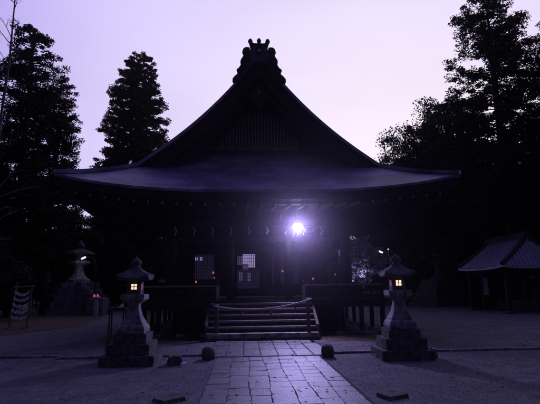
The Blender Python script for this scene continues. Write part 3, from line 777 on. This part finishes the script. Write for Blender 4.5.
street_lamp(9.72, 32.0, 3.96, 'lit white street lamp above the right lantern roof, behind the veranda', -1, (.75, .7, 1), 10)
t = thing('garden_bulb', 'tiny yellow green bulb on a thin pole right of the white street lamp', 'lamp', (10.6, 33, 0))
MB().tube([(10.6, 33, 0), (10.6, 33, 4.15)], .03, 6).build('pole', M['metal'], t)
MB().lathe(10.6, 33, [(.02, 4.15), (.05, 4.18), (.05, 4.24), (.02, 4.27)], 10).build('bulb', M['yellow'], t)

# office building lit by its own lamp
t = thing('shrine_office', 'small low building with lit windows between the pavilion and the right lantern', 'building', (10.2, 40, 0))
MB().box(10.4, 41.5, 0, 5.0, 3.0, 3.9).build('wall', M['plaster'], t)
g_ = [[(7.4 + 6.0 * j, 39.3 + 2.2 * i, 3.9 + 1.0 * i) for j in (0, 1)] for i in (0, 1)]
MB().slab(g_, .15).build('roof', M['tile'], t); MB().slab([[(p[0], 83 - p[1], p[2]) for p in r_] for r_ in g_], .15).build('roof', M['tile'], t)
for x0, x1, z0, z1, mm in ((9.0, 9.9, 3.25, 3.75, 'dimpane'), (10.25, 10.4, 3.1, 3.6, 'warm'), (10.55, 10.85, 3.1, 3.6, 'warm'), (8.9, 9.6, 1.95, 2.1, 'coldpane')):
    w_ = MB().box((x0 + x1) / 2, 39.98, z0 - .06, x1 - x0 + .12, .06, z1 - z0 + .12).build('window', M['wood'], t)
    MB().box((x0 + x1) / 2, 39.94, z0, x1 - x0, .02, z1 - z0).build('pane', M[mm], w_)

# ================================================================ fortune-paper rack
t = thing('fortune_rack', 'wooden rack strung with rows of white folded fortune papers, far left', 'rack', (-9.2, 19.5, 0))
for x, lean, z in ((-9.62, .14, 1.85), (-8.92, .06, 1.72)):
    MB().bar((x, 19.5, 0), (x + lean, 19.55, z), .05).build('post', M['woodl'], t)
MB().bar((-9.60, 19.52, 1.66), (-8.72, 19.52, 1.70), .05).build('top_bar', M['cream'], t)
for r_ in range(5):
    z0 = 1.50 - r_ * .24; x0, x1 = -9.54 - .02 * r_, -8.90
    cv = lambda u: (x0 + (x1 - x0) * u, 19.5, z0 - .13 * 4 * u * (1 - u))
    ro = MB().tube([cv(i / 10) for i in range(11)], .012, 5).build('cord', M['rope'], t)
    m = MB()
    for i in range(1, 14):
        p = cv(i / 14 + random.uniform(-.015, .015)); a = random.uniform(-.5, .5)
        m.box(p[0], p[1] - .01, p[2] - random.uniform(.07, .10), .044, .03, random.uniform(.10, .14), a, taper=.7)
    m.build('tied_papers', M['paper'], ro)
for x in (-9.62, -8.92): MB().box(x, 19.5, .0, .06, .6, .05).build('foot', M['woodl'], t)

# ================================================================ water pavilion on the right
wp = thing('water_pavilion', 'open water pavilion with a grey tiled roof at the right edge', 'pavilion', (15.7, 26, 0))
XL, XR, Y0, Y1 = 13.6, 17.8, 23.4, 28.4; XM = 15.7; ZE, ZT = 2.45, 4.10
HI = .95
def zt(t_, e=0): return ZE + (ZT - ZE) * (t_ * .85 + .15 * t_ * t_) + .10 * abs(e) ** 3 * (1 - t_)
def tslope(s):
    g_ = []
    for i in range(13):
        t_ = i / 12; x = (XL if s < 0 else XR) + ((XM) - (XL if s < 0 else XR)) * t_; ya = Y0 + HI * t_
        g_.append([(x, ya + (Y1 - ya) * j / 12, zt(t_, j / 6 - 1)) for j in range(13)])
    return g_
gh = []
for i in range(13):
    t_ = i / 12; gh.append([(XL + (XM - XL) * t_ + 2 * (XM - XL) * (1 - t_) * j / 12, Y0 + HI * t_, zt(t_, j / 6 - 1)) for j in range(13)])
wr = MB().slab(tslope(-1), .10).slab(tslope(1), .10).slab(gh, .10).build('roof', M['tile'], wp)
for s in (-1, 1):               # rows of round cover tiles
    m = MB(); n = 20
    for k in range(n + 1):
        y = Y0 + .12 + (Y1 - Y0 - .24) * k / n; pts = []
        for i in range(13):
            t_ = i / 12; x = (XL if s < 0 else XR) + (XM - (XL if s < 0 else XR)) * t_
            if y > Y0 + HI * t_: pts.append((x, y, zt(t_, (y - Y0) / (Y1 - Y0) * 2 - 1) + .02))
        if len(pts) > 1: m.tube(pts, .055, 6)
    m.build('cover_tiles', M['tile'], wr)
    m = MB()
    for i in range(1, 13):      # overlapping courses as low ribs
        t_ = i / 13; x = (XL if s < 0 else XR) + (XM - (XL if s < 0 else XR)) * t_
        m.bar((x, Y0 + HI * t_ + .05, zt(t_) + .015), (x, Y1 - .05, zt(t_) + .015), .05, .035)
    m.build('tile_courses', M['tiled'], wr)
    m = MB(); pts = [((XL if s < 0 else XR) + (XM - (XL if s < 0 else XR)) * i / 12, Y0 + HI * i / 12, zt(i / 12, 1) + .08) for i in range(13)]
    for a, b in zip(pts[:-1], pts[1:]): m.bar(a, b, .20, .20)
    m.build('hip_ridge', M['tiled'], wr, bevel=.01)
    m = MB(); pts = [((XL if s < 0 else XR) + (XM - (XL if s < 0 else XR)) * i / 12, Y1 - .2, zt(i / 12, 1) + .09) for i in range(13)]
    for a, b in zip(pts[:-1], pts[1:]): m.bar(a, b, .20, .18)
    m.build('verge_ridge', M['tiled'], wr, bevel=.01)
m = MB()
for k in range(17):
    x = XL + .12 + (XR - XL - .24) * k / 16; tm_ = 1 - abs(x - XM) / (XM - XL); pts = []
    for i in range(8): t_ = tm_ * i / 7; pts.append((x, Y0 + HI * t_, zt(t_, (x - XM) / (XM - XL) / max(.05, 1 - t_)) + .02))
    m.tube(pts, .055, 6)
m.build('cover_tiles', M['tile'], wr)
m = MB(); m.box(XM, (Y0 + HI + Y1) / 2, ZT - .05, .30, Y1 - Y0 - HI + .1, .26); m.tube([(XM, Y0 + HI - .1, ZT + .26), (XM, Y1 + .1, ZT + .26)], .10, 10); m.build('ridge', M['tiled'], wr)
MB().prism([(XM - .22, ZT - .05), (XM - .18, ZT + .28), (XM, ZT + .42), (XM + .18, ZT + .28), (XM + .22, ZT - .05)], Y0 + HI - .18, Y0 + HI - .06).build('ridge_ornament', M['tiled'], wr, bevel=.02)
MB().prism([(XL + .5, ZE + .1), (XR - .5, ZE + .1), (XM, ZT - .15)], Y1 - .5, Y1 - .44).build('gable_wall', M['wood'], wp)
for x in (14.05, 15.7, 17.35):
    for y in (23.9, 27.9):
        p_ = MB().box(x, y, .12, .2, .2, 2.32).build('pillar', M['wood'], wp, bevel=.015)
        MB().box(x, y, -.02, .4, .4, .15).build('foot_stone', M['stoned'], p_, bevel=.03)
for x in (14.05, 17.35): MB().box(x, 25.9, 2.2, .16, 4.2, .22).build('beam', M['wood'], wp)
for y in (23.9, 27.9): MB().box(15.7, y, 2.21, 3.4, .15, .2).build('beam', M['wood'], wp)
MB().box(16.3, 28.6, 0, 3.6, .1, 2.5).build('back_boards', M['dplaster'], wp)
t = thing('water_basin', 'stone water basin under the tiled roof of the water pavilion', 'basin', (15.7, 26, 0))
MB().box(15.7, 26, 0, 1.0, 2.2, .65).build('trough', M['stoned'], t, bevel=.05); MB().box(15.7, 26, .651, .7, 1.9, .02).build('water', M['metal'], t)
t = thing('notice_board', 'white narrow notice board hung on a thin post at the water pavilion corner', 'notice board', (14.5, 27.4, 0))
MB().box(14.5, 27.4, 0, .07, .07, 2.35).build('post', M['woodl'], t); MB().box(14.73, 27.35, .92, .30, .03, 1.05).build('panel', M['paper'], t, bevel=.005)
t = thing('towel_rail', 'thin rail with small pale hand towels hanging inside the water pavilion', 'towel rail', (15.8, 27.2, 0))
MB().bar((14.95, 27.25, 1.95), (16.7, 27.25, 1.95), .04).build('rail', M['wood'], t)
for x in (15.1, 15.35, 15.65, 15.95, 16.4): MB().box(x, 27.25, 1.62, .10, .03, .33).build('towel', M['plaster'], t)
for x in (14.95, 16.7): MB().box(x, 27.25, 0, .05, .05, 1.97).build('post', M['wood'], t)

# low rubble wall behind on the right, fence-like retaining wall on the left back
def rubble_wall(x0, x1, y, hh_, label):
    m = MB(); z = 0
    while z < hh_:
        x = x0 + random.uniform(0, .3); q_ = random.uniform(.2, .3)
        while x < x1:
            l_ = random.uniform(.3, .65); m.box(x + l_ / 2, y + random.uniform(-.04, .04), z, l_ - .03, .5, q_ - .025); x += l_
        z += q_
    m.box((x0 + x1) / 2, y + .1, 0, x1 - x0, .35, hh_)
    o = m.build('stone_wall', M['rubble'], bevel=.03, seg=1); return tag(o, label, 'wall')
rubble_wall(9.5, 25, 37.5, 1.2, 'low rubble stone wall at the forest edge, right behind the courtyard')

# ================================================================ trees
def leaf_mesh(name, clumps, m, rng, per, size, aspect=.45, droop=0.0):
    """clumps: array (n,4) x,y,z,r -> many small leaf faces"""
    n = len(clumps); c = np.repeat(clumps, per, axis=0); k = len(c)
    d = rng.normal(size=(k, 3)); d /= np.linalg.norm(d, axis=1)[:, None]; rad = rng.random(k) ** .45
    p = c[:, :3] + d * (c[:, 3] * rad)[:, None] * np.array([1, 1, .62])
    a = rng.normal(size=(k, 3)); a[:, 2] = a[:, 2] * .55 - droop; a /= np.linalg.norm(a, axis=1)[:, None]
    b = np.cross(a, rng.normal(size=(k, 3))); b /= np.linalg.norm(b, axis=1)[:, None]
    s = size * rng.uniform(.6, 1.4, k)[:, None]
    v = np.stack([p - a * s, p - b * s * aspect, p + a * s, p + b * s * aspect], axis=1).reshape(-1, 3)
    me = bpy.data.meshes.new(name); me.vertices.add(4 * k); me.vertices.foreach_set('co', v.ravel().astype(np.float32))
    me.loops.add(4 * k); me.loops.foreach_set('vertex_index', np.arange(4 * k, dtype=np.int32))
    me.polygons.add(k); me.polygons.foreach_set('loop_start', np.arange(0, 4 * k, 4, dtype=np.int32)); me.polygons.foreach_set('loop_total', np.full(k, 4, dtype=np.int32))
    me.materials.append(m); me.update(); me.validate(); return me
def conifer(seed, H_, Rm, z0f=.12, per=85, dens=1.0, top=.35, mat_=None, size=.085, waist=.45, wob=.17):
    per = int(per * 1.15)
    rng = np.random.default_rng(seed); rnd = random.Random(seed)
    tr = MB(); tr.tube([(0, 0, -.2), (.05, .02, H_ * .3), (-.04, .05, H_ * .65), (0, 0, H_ * .97)], [H_ * .018, H_ * .014, H_ * .008, .02], 9)
    cl = []; z = H_ * z0f
    while z < H_ * .985:
        f_ = (z / H_ - z0f) / (1 - z0f)
        R_ = Rm * (1 - f_) ** waist * (1 - .35 * (1 - f_) ** 3 )
        if f_ > .93: R_ = max(R_, .25)
        nb = max(7, int((10 + 7 * (1 - f_)) * dens))
        for b in range(nb):
            if rnd.random() < .10: continue
            a = rnd.random() * 2 * math.pi
            l_ = R_ * rnd.uniform(.70, 1.10) * (1 + wob * math.sin(z * 1.9 + 2 * a + seed))
            zz = z + rnd.uniform(-.3, .3); dx, dy = math.cos(a), math.sin(a)
            sag = -.18 * l_
            tr.tube([(0, 0, zz), (dx * l_ * .5, dy * l_ * .5, zz + .10 * l_), (dx * l_ * .92, dy * l_ * .92, zz + sag * .4 + .06 * l_)], [.05, .03, .012], 4)
            steps = max(1, int(l_ / .48))
            for q in range(steps):
                t_ = 1 - q / (steps + .5); 
                if t_ < .28: break
                cl.append((dx * l_ * t_ + rnd.gauss(0, .12), dy * l_ * t_ + rnd.gauss(0, .12), zz + (.08 * l_ * t_) + rnd.gauss(0, .12), rnd.uniform(.26, .56) * (.75 + .25 * t_) * (1 if f_ < .85 else .75)))
        z += .50 / dens
    cl.append((0, 0, H_ * .97, .3)); cl.append((0, 0, H_ - .1, .18))
    cl = np.array(cl)
    crown = leaf_mesh('crown', cl, mat_ or M['leaf'], rng, per, size, .42, .25)
    tm = bpy.data.meshes.new('trunk'); tm.from_pydata([tuple(v) for v in tr.v], [], tr.f); tm.materials.append(M['twig'])
    return crown, tm
def broad(seed, H_, Rm, per=90, mat_=None, size=.08, z0f=.28, nb=11, flat_=.5):
    per = int(per * 2.2)
    rng = np.random.default_rng(seed); rnd = random.Random(seed); tr = MB()
    tr.tube([(0, 0, -.2), (.1, .05, H_ * .2), (-.05, .1, H_ * .42)], [H_ * .028, H_ * .02, H_ * .014], 9); cl = []
    for b in range(nb):
        a = b * 2.4 + rnd.uniform(-.4, .4); e = rnd.uniform(.0, 1.0); rr = Rm * math.sqrt(max(.05, 1 - (e * .9) ** 2)) * rnd.uniform(.6, .95)
        tip = Vector((math.cos(a) * rr, math.sin(a) * rr, H_ * (z0f + (1 - z0f) * e * .92)))
        st_ = Vector((-.02, .06, H_ * (.2 + .22 * rnd.random()))); mid = st_.lerp(tip, .55) + Vector((0, 0, .08 * H_ * (1 - e)))
        tr.tube([st_, mid, tip], [.10, .06, .02], 5)
        for s in range(5):
            p0 = st_.lerp(mid, .6) if s == 0 else mid.lerp(tip, s / 5)
            t2 = p0 + Vector((rnd.gauss(0, .5), rnd.gauss(0, .5), rnd.gauss(.1, .35))) * Rm * .35
            tr.tube([p0, t2], [.035, .01], 4)
            for q in range(3):
                c = p0.lerp(t2, .5 + q * .3) + Vector((rnd.gauss(0, .3), rnd.gauss(0, .3), rnd.gauss(0, .2)))
                cl.append((c.x, c.y, max(.45, c.z), rnd.uniform(.35, .85) * Rm / 3.2))
    crown = leaf_mesh('crown', np.array(cl), mat_ or M['leafb'], rng, per, size, .6, 0)
    tm = bpy.data.meshes.new('trunk'); tm.from_pydata([tuple(v) for v in tr.v], [], tr.f); tm.materials.append(M['twig'])
    return crown, tm
def plant(kind, meshes, x, y, rz, sc, label, cat, group):
    t = thing(kind, label, cat, (x, y, 0), group); t.rotation_euler = (0, 0, rz); t.scale = sc if isinstance(sc, tuple) else (sc, sc, sc)
    for nm_, me in zip(('crown', 'trunk'), meshes):
        o = bpy.data.objects.new(nm_, me); C.objects.link(o); o.parent = t
    return t
GC = 'tall dark conifers around the shrine'; GB = 'broadleaf trees behind the shrine'
cA = conifer(3, 18.6, 3.0, .20, 58, 1.0, waist=.38)
cB = conifer(11, 24.3, 4.9, .05, 90, 1.15, size=.10, waist=.40, wob=.06)
cD = conifer(23, 22.5, 4.8, .24, 62, .9, size=.09, waist=.55)
cE = conifer(31, 17.0, 2.5, .20, 70, 1.0, waist=.42)
plant('conifer_tree', cA, -13.9, 28.0, .3, 1.0, 'tallest dark conifer behind the fortune paper rack, far left', 'conifer', GC)
plant('conifer_tree', cE, -13.0, 30.5, 2.0, (.80, .80, .97), 'narrower conifer just right of the tallest left conifer', 'conifer', GC)
plant('conifer_tree', cE, -17.6, 27.5, 4.4, (1.3, 1.3, .95), 'conifer cut off by the left edge of the photo', 'conifer', GC)
plant('conifer_tree', cB, -10.0, 40.0, 1.1, (.86, .86, .965), 'column-shaped conifer standing alone left of the pavilion roof', 'conifer', GC)
plant('conifer_tree', cD, 16.6, 27.0, .6, 1.0, 'tallest conifer rising behind the water pavilion roof', 'conifer', GC)
plant('conifer_tree', cD, 21.2, 26.0, 3.6, (1.0, 1.0, .92), 'conifer at the right edge behind the water pavilion', 'conifer', GC)
plant('conifer_tree', cE, 17.6, 36.0, 5.2, (1.4, 1.4, 1.03), 'slim conifer between the broad trees and the tallest right conifer', 'conifer', GC)
b6 = broad(61, 15.8, 3.3, per=50, nb=30, z0f=.22); b1 = broad(5, 12.5, 4.2); b2 = broad(8, 14.5, 4.6, nb=14, per=62); b3 = broad(14, 7.0, 3.4, per=100, z0f=.0, nb=14); b4 = broad(17, 6.5, 3.6, mat_=M['leafr'], per=60, z0f=.3)
plant('broadleaf_tree', b2, 14.4, 36.0, 0, (1.0, 1.0, 1.25), 'bushy tree rising right of the pavilion roof tip', 'tree', GB)
plant('broadleaf_tree', b1, 12.7, 40.5, 2, (.5, .5, 1.16), 'small treetop just above the right end of the roof', 'tree', GB)
plant('broadleaf_tree', b6, 14.7, 38.0, 4.4, (.98, .98, 1.06), 'rounded treetop between the roof tip and the bushy tree', 'tree', GB)
plant('broadleaf_tree', b6, 16.6, 37.0, 2.4, (1.1, 1.1, 1.24), 'dark tree filling the space behind the bushy tree and slim conifer', 'tree', GB)
plant('broadleaf_tree', b2, 19.0, 33.0, 1.2, (1.0, 1.0, 1.0), 'broad dark tree left of the tallest right conifer', 'tree', GB)
plant('broadleaf_tree', b2, 24.0, 32.0, 1.9, (1.2, 1.2, 1.1), 'broad tree filling the background at the right edge', 'tree', GB)
bg = [(-16.0, 45.5, 1.2, .9, 'b1', 'dark tree deep behind the street lamp and stone pyramid, far left'), (-14.6, 42, 4, .95, 'b1', 'dark tree filling the gap between the left conifers and the lone column conifer'), (-20, 36, 2, 1.05, 'b2', 'broad dark tree behind the conifers at the left edge'), (-6.5, 46, 5, 1.0, 'b1', 'dark tree behind the left roof corner of the pavilion'),
      (-1.5, 47, 1, .9, 'b2', 'dark tree hidden behind the left half of the pavilion'), (4.5, 48, 3, .95, 'b1', 'dark tree hidden behind the right half of the pavilion'), (9.6, 47, 4, .9, 'b2', 'dark tree behind the lit office building'),
      (27, 40, .5, 1.2, 'b2', 'far tree behind the right edge conifer')]
for x, y, a, s, k, lab in bg: plant('broadleaf_tree', b1 if k == 'b1' else b2, x, y, a, s, lab, 'tree', GB)
GU = 'low trees and shrubs at the forest edge'
for x, y, a, s, lab in ((-14.4, 24.3, 0, .80, 'dense bush under the left edge conifer, beside the paper rack'), (-14.9, 27.6, 1.6, .75, 'bush between the paper rack and the stone pyramid'), (-8.2, 37, 1, 1.0, 'shrub behind the far left stone pyramid'), (-13.2, 37, 3, 1.0, 'shrub directly behind the tall left lantern'),
                        (-4.6, 38, 4, .95, 'shrub behind the pavilion left veranda corner'), (8.6, 45.5, 2, .9, 'shrub behind the office building roof'), (13.0, 38.6, 5, .9, 'shrub behind the right rubble wall, left end'), (-17.0, 31, 3, .8, 'dark shrub under the conifers behind the paper rack'), (-19.5, 27, 3, .9, 'dark shrub at the left edge, farther back than the paper rack'), (17.5, 38.8, 3, 1.0, 'shrub behind the right rubble wall, beside the tall lantern'),
                        (22.0, 35.0, 1, 1.0, 'shrub behind the water pavilion'), (12.2, 41, 1.8, .8, 'shrub right of the office building')):
    plant('shrub', b3, x, y, a, s, lab, 'shrub', GU)
plant('maple_tree', b4, 18.0, 34.5, 0, (1.25, 1.0, 1.25), 'russet leaved maple spreading behind the water pavilion roof', 'maple', GU)
plant('maple_tree', b4, 12.9, 38.9, 2.3, (1.0, 1.0, 1.25), 'russet maple drooping below the right roof tip', 'maple', GU)
plant('maple_tree', b4, 20.5, 30.0, 4.1, (1.2, 1.2, 1.2), 'russet maple at the right edge over the tiled ridge', 'maple', GU)
# dark undergrowth closing the forest edge
rng = np.random.default_rng(77); cu = []
for x0, x1, y in ((-40, -9, 40), (-40, -12, 35.5), (-8, -4, 42), (10, 34, 43), (17, 34, 39.5), (-26, -15, 32)):
    for k in range(int((x1 - x0) * 4)):
        cu.append((rng.uniform(x0, x1), y + rng.normal() * .8, rng.uniform(.25, 2.2), rng.uniform(.4, .8)))
uo = bpy.data.objects.new('undergrowth', leaf_mesh('undergrowth', np.array(cu), M['leafb'], rng, 130, .10, .6)); C.objects.link(uo); tag(uo, kind='stuff')
# small blossom-pale tree lit by a lamp, seen right of the pavilion pillar
b5 = broad(41, 5.4, 2.0, per=22, mat_=mat('pale_leaves', (.35, .34, .36), (.2, .2, .2), 3, .8), size=.10, z0f=.55)
plant('pale_tree', b5, 9.5, 36.6, 0, 1.08, 'small pale leaved tree lit by a lamp, right of the pavilion pillar', 'tree', GU)
t = thing('garden_lamp', 'ground lamp shining up into the small pale tree', 'lamp', (9.3, 35.5, 0))
MB().lathe(9.3, 35.5, [(.10, 0), (.12, .2), (.10, .25)], 10).build('housing', M['metal'], t)
MB().lathe(9.3, 35.5, [(.08, .251), (.07, .28)], 10).build('lens', M['lampw'], t)
ld = bpy.data.lights.new('garden_lamp_light', 'POINT'); lo = bpy.data.objects.new('garden_lamp_light', ld); C.objects.link(lo); lo.parent = t; lo.location = (-.3, -.3, 2.3)
ld.energy = 42; ld.color = (.50, .45, 1); ld.shadow_soft_size = .1
# bare tree at the left edge
t = thing('bare_tree', 'thin leafless tree with fine twigs at the left edge of the photo', 'tree', (-7.75, 14, 0))
rnd = random.Random(4); m = MB()
m.tube([(-7.75, 14, -.1), (-7.7, 14, 3), (-7.78, 14, 6.5), (-7.68, 14, 9), (-7.72, 14, 12)], [.075, .065, .045, .032, .012], 8); m.build('trunk', M['palebark'], t, smooth=True)
m = MB()
for k in range(34):
    z = 3.0 + k * .25; a = rnd.uniform(0, 6.28); l_ = rnd.uniform(.6, 1.7) * (1.1 - (z - 3) / 12)
    d = Vector((math.cos(a), math.sin(a), rnd.uniform(.3, 1.1))).normalized(); p = Vector((-7.72, 14, z)); pts = [p.copy()]
    for q in range(5): d = (d + Vector((rnd.gauss(0, .13), rnd.gauss(0, .13), rnd.gauss(.0, .12)))).normalized(); p = p + d * l_ / 5; pts.append(p.copy())
    m.tube(pts, [.018, .015, .012, .009, .007, .004], 4)
    for q in (2, 3, 4):
        for s in range(2):
            e_ = (d + Vector((rnd.gauss(0, .7), rnd.gauss(0, .7), rnd.gauss(.1, .5)))).normalized()
            m.tube([pts[q], pts[q] + e_ * l_ * .22, pts[q] + e_ * l_ * .4 + Vector((0, 0, -.03))], [.007, .005, .003], 3)
m.build('twigs', M['palebark'], t)

# loose pebbles lying on the gravel
rng = np.random.default_rng(9); m = MB(); rr_ = random.Random(12)
for k in range(5200):
    y = 4.6 + 7.5 * rr_.random() ** 1.3; x = rr_.uniform(-.62 * y - 1, .72 * y + 1)
    if -.7 < x < 1.75 and y < 10.4 or -.95 < x < 2.05 and y > 10.3: continue
    r_ = rr_.uniform(.006, .017); a = rr_.random() * 6.3
    c_, s_ = math.cos(a) * r_, math.sin(a) * r_; q = rr_.uniform(.6, 1)
    m.add([(x + c_, y + s_, 0), (x - s_ * q, y + c_ * q, 0), (x - c_, y - s_, 0), (x + s_ * q, y - c_ * q, 0), (x + c_ * .2, y + s_ * .2, r_ * rr_.uniform(.6, 1.1))], [(0, 1, 4), (1, 2, 4), (2, 3, 4), (3, 0, 4)])
tag(m.build('pebbles', mat('pebble', (.22, .21, .22), (.10, .10, .10), 3, .8, lo=.4, hi=.6, world=True)), kind='stuff')
# fallen leaves scattered over the gravel
rng = np.random.default_rng(2); n = 4200
p = np.stack([rng.uniform(-11, 11, n), rng.uniform(5, 24, n), np.full(n, .052)], 1)
k_ = ~((p[:, 0] > -3.7) & (p[:, 0] < 4.7) & (p[:, 1] > 13.2)); p = p[k_]
lm = leaf_mesh('fallen_leaves', np.c_[p, np.full(len(p), .001)], mat('dry_leaf', (.16, .10, .05), (.08, .05, .03), 5, .8, world=True), rng, 1, .035, .6)
co = np.empty(len(lm.vertices) * 3, dtype=np.float32); lm.vertices.foreach_get('co', co); co = co.reshape(-1, 3); co[:, 2] = .045 + (co[:, 2] - .052) * .25; lm.vertices.foreach_set('co', co.ravel())
o = bpy.data.objects.new('fallen_leaves', lm); C.objects.link(o); tag(o, kind='stuff')

# ================================================================ thin scattering air added to give the flood lamp its halo
hz = MB().box(0, 0, -2, 330, 330, 35).build('halo_volume', M['stone']); hz.data.materials.clear()
hm = bpy.data.materials.new('halo_scatter'); hm.use_nodes = True; n_ = hm.node_tree.nodes
n_.remove(n_['Principled BSDF']); pv = n_.new('ShaderNodeVolumePrincipled'); pv.inputs['Color'].default_value = (.85, .82, 1, 1)
pv.inputs['Density'].default_value = .0003; pv.inputs['Anisotropy'].default_value = .935
hm.node_tree.links.new(pv.outputs[0], n_['Material Output'].inputs['Volume']); hz.data.materials.append(hm); tag(hz, kind='stuff')
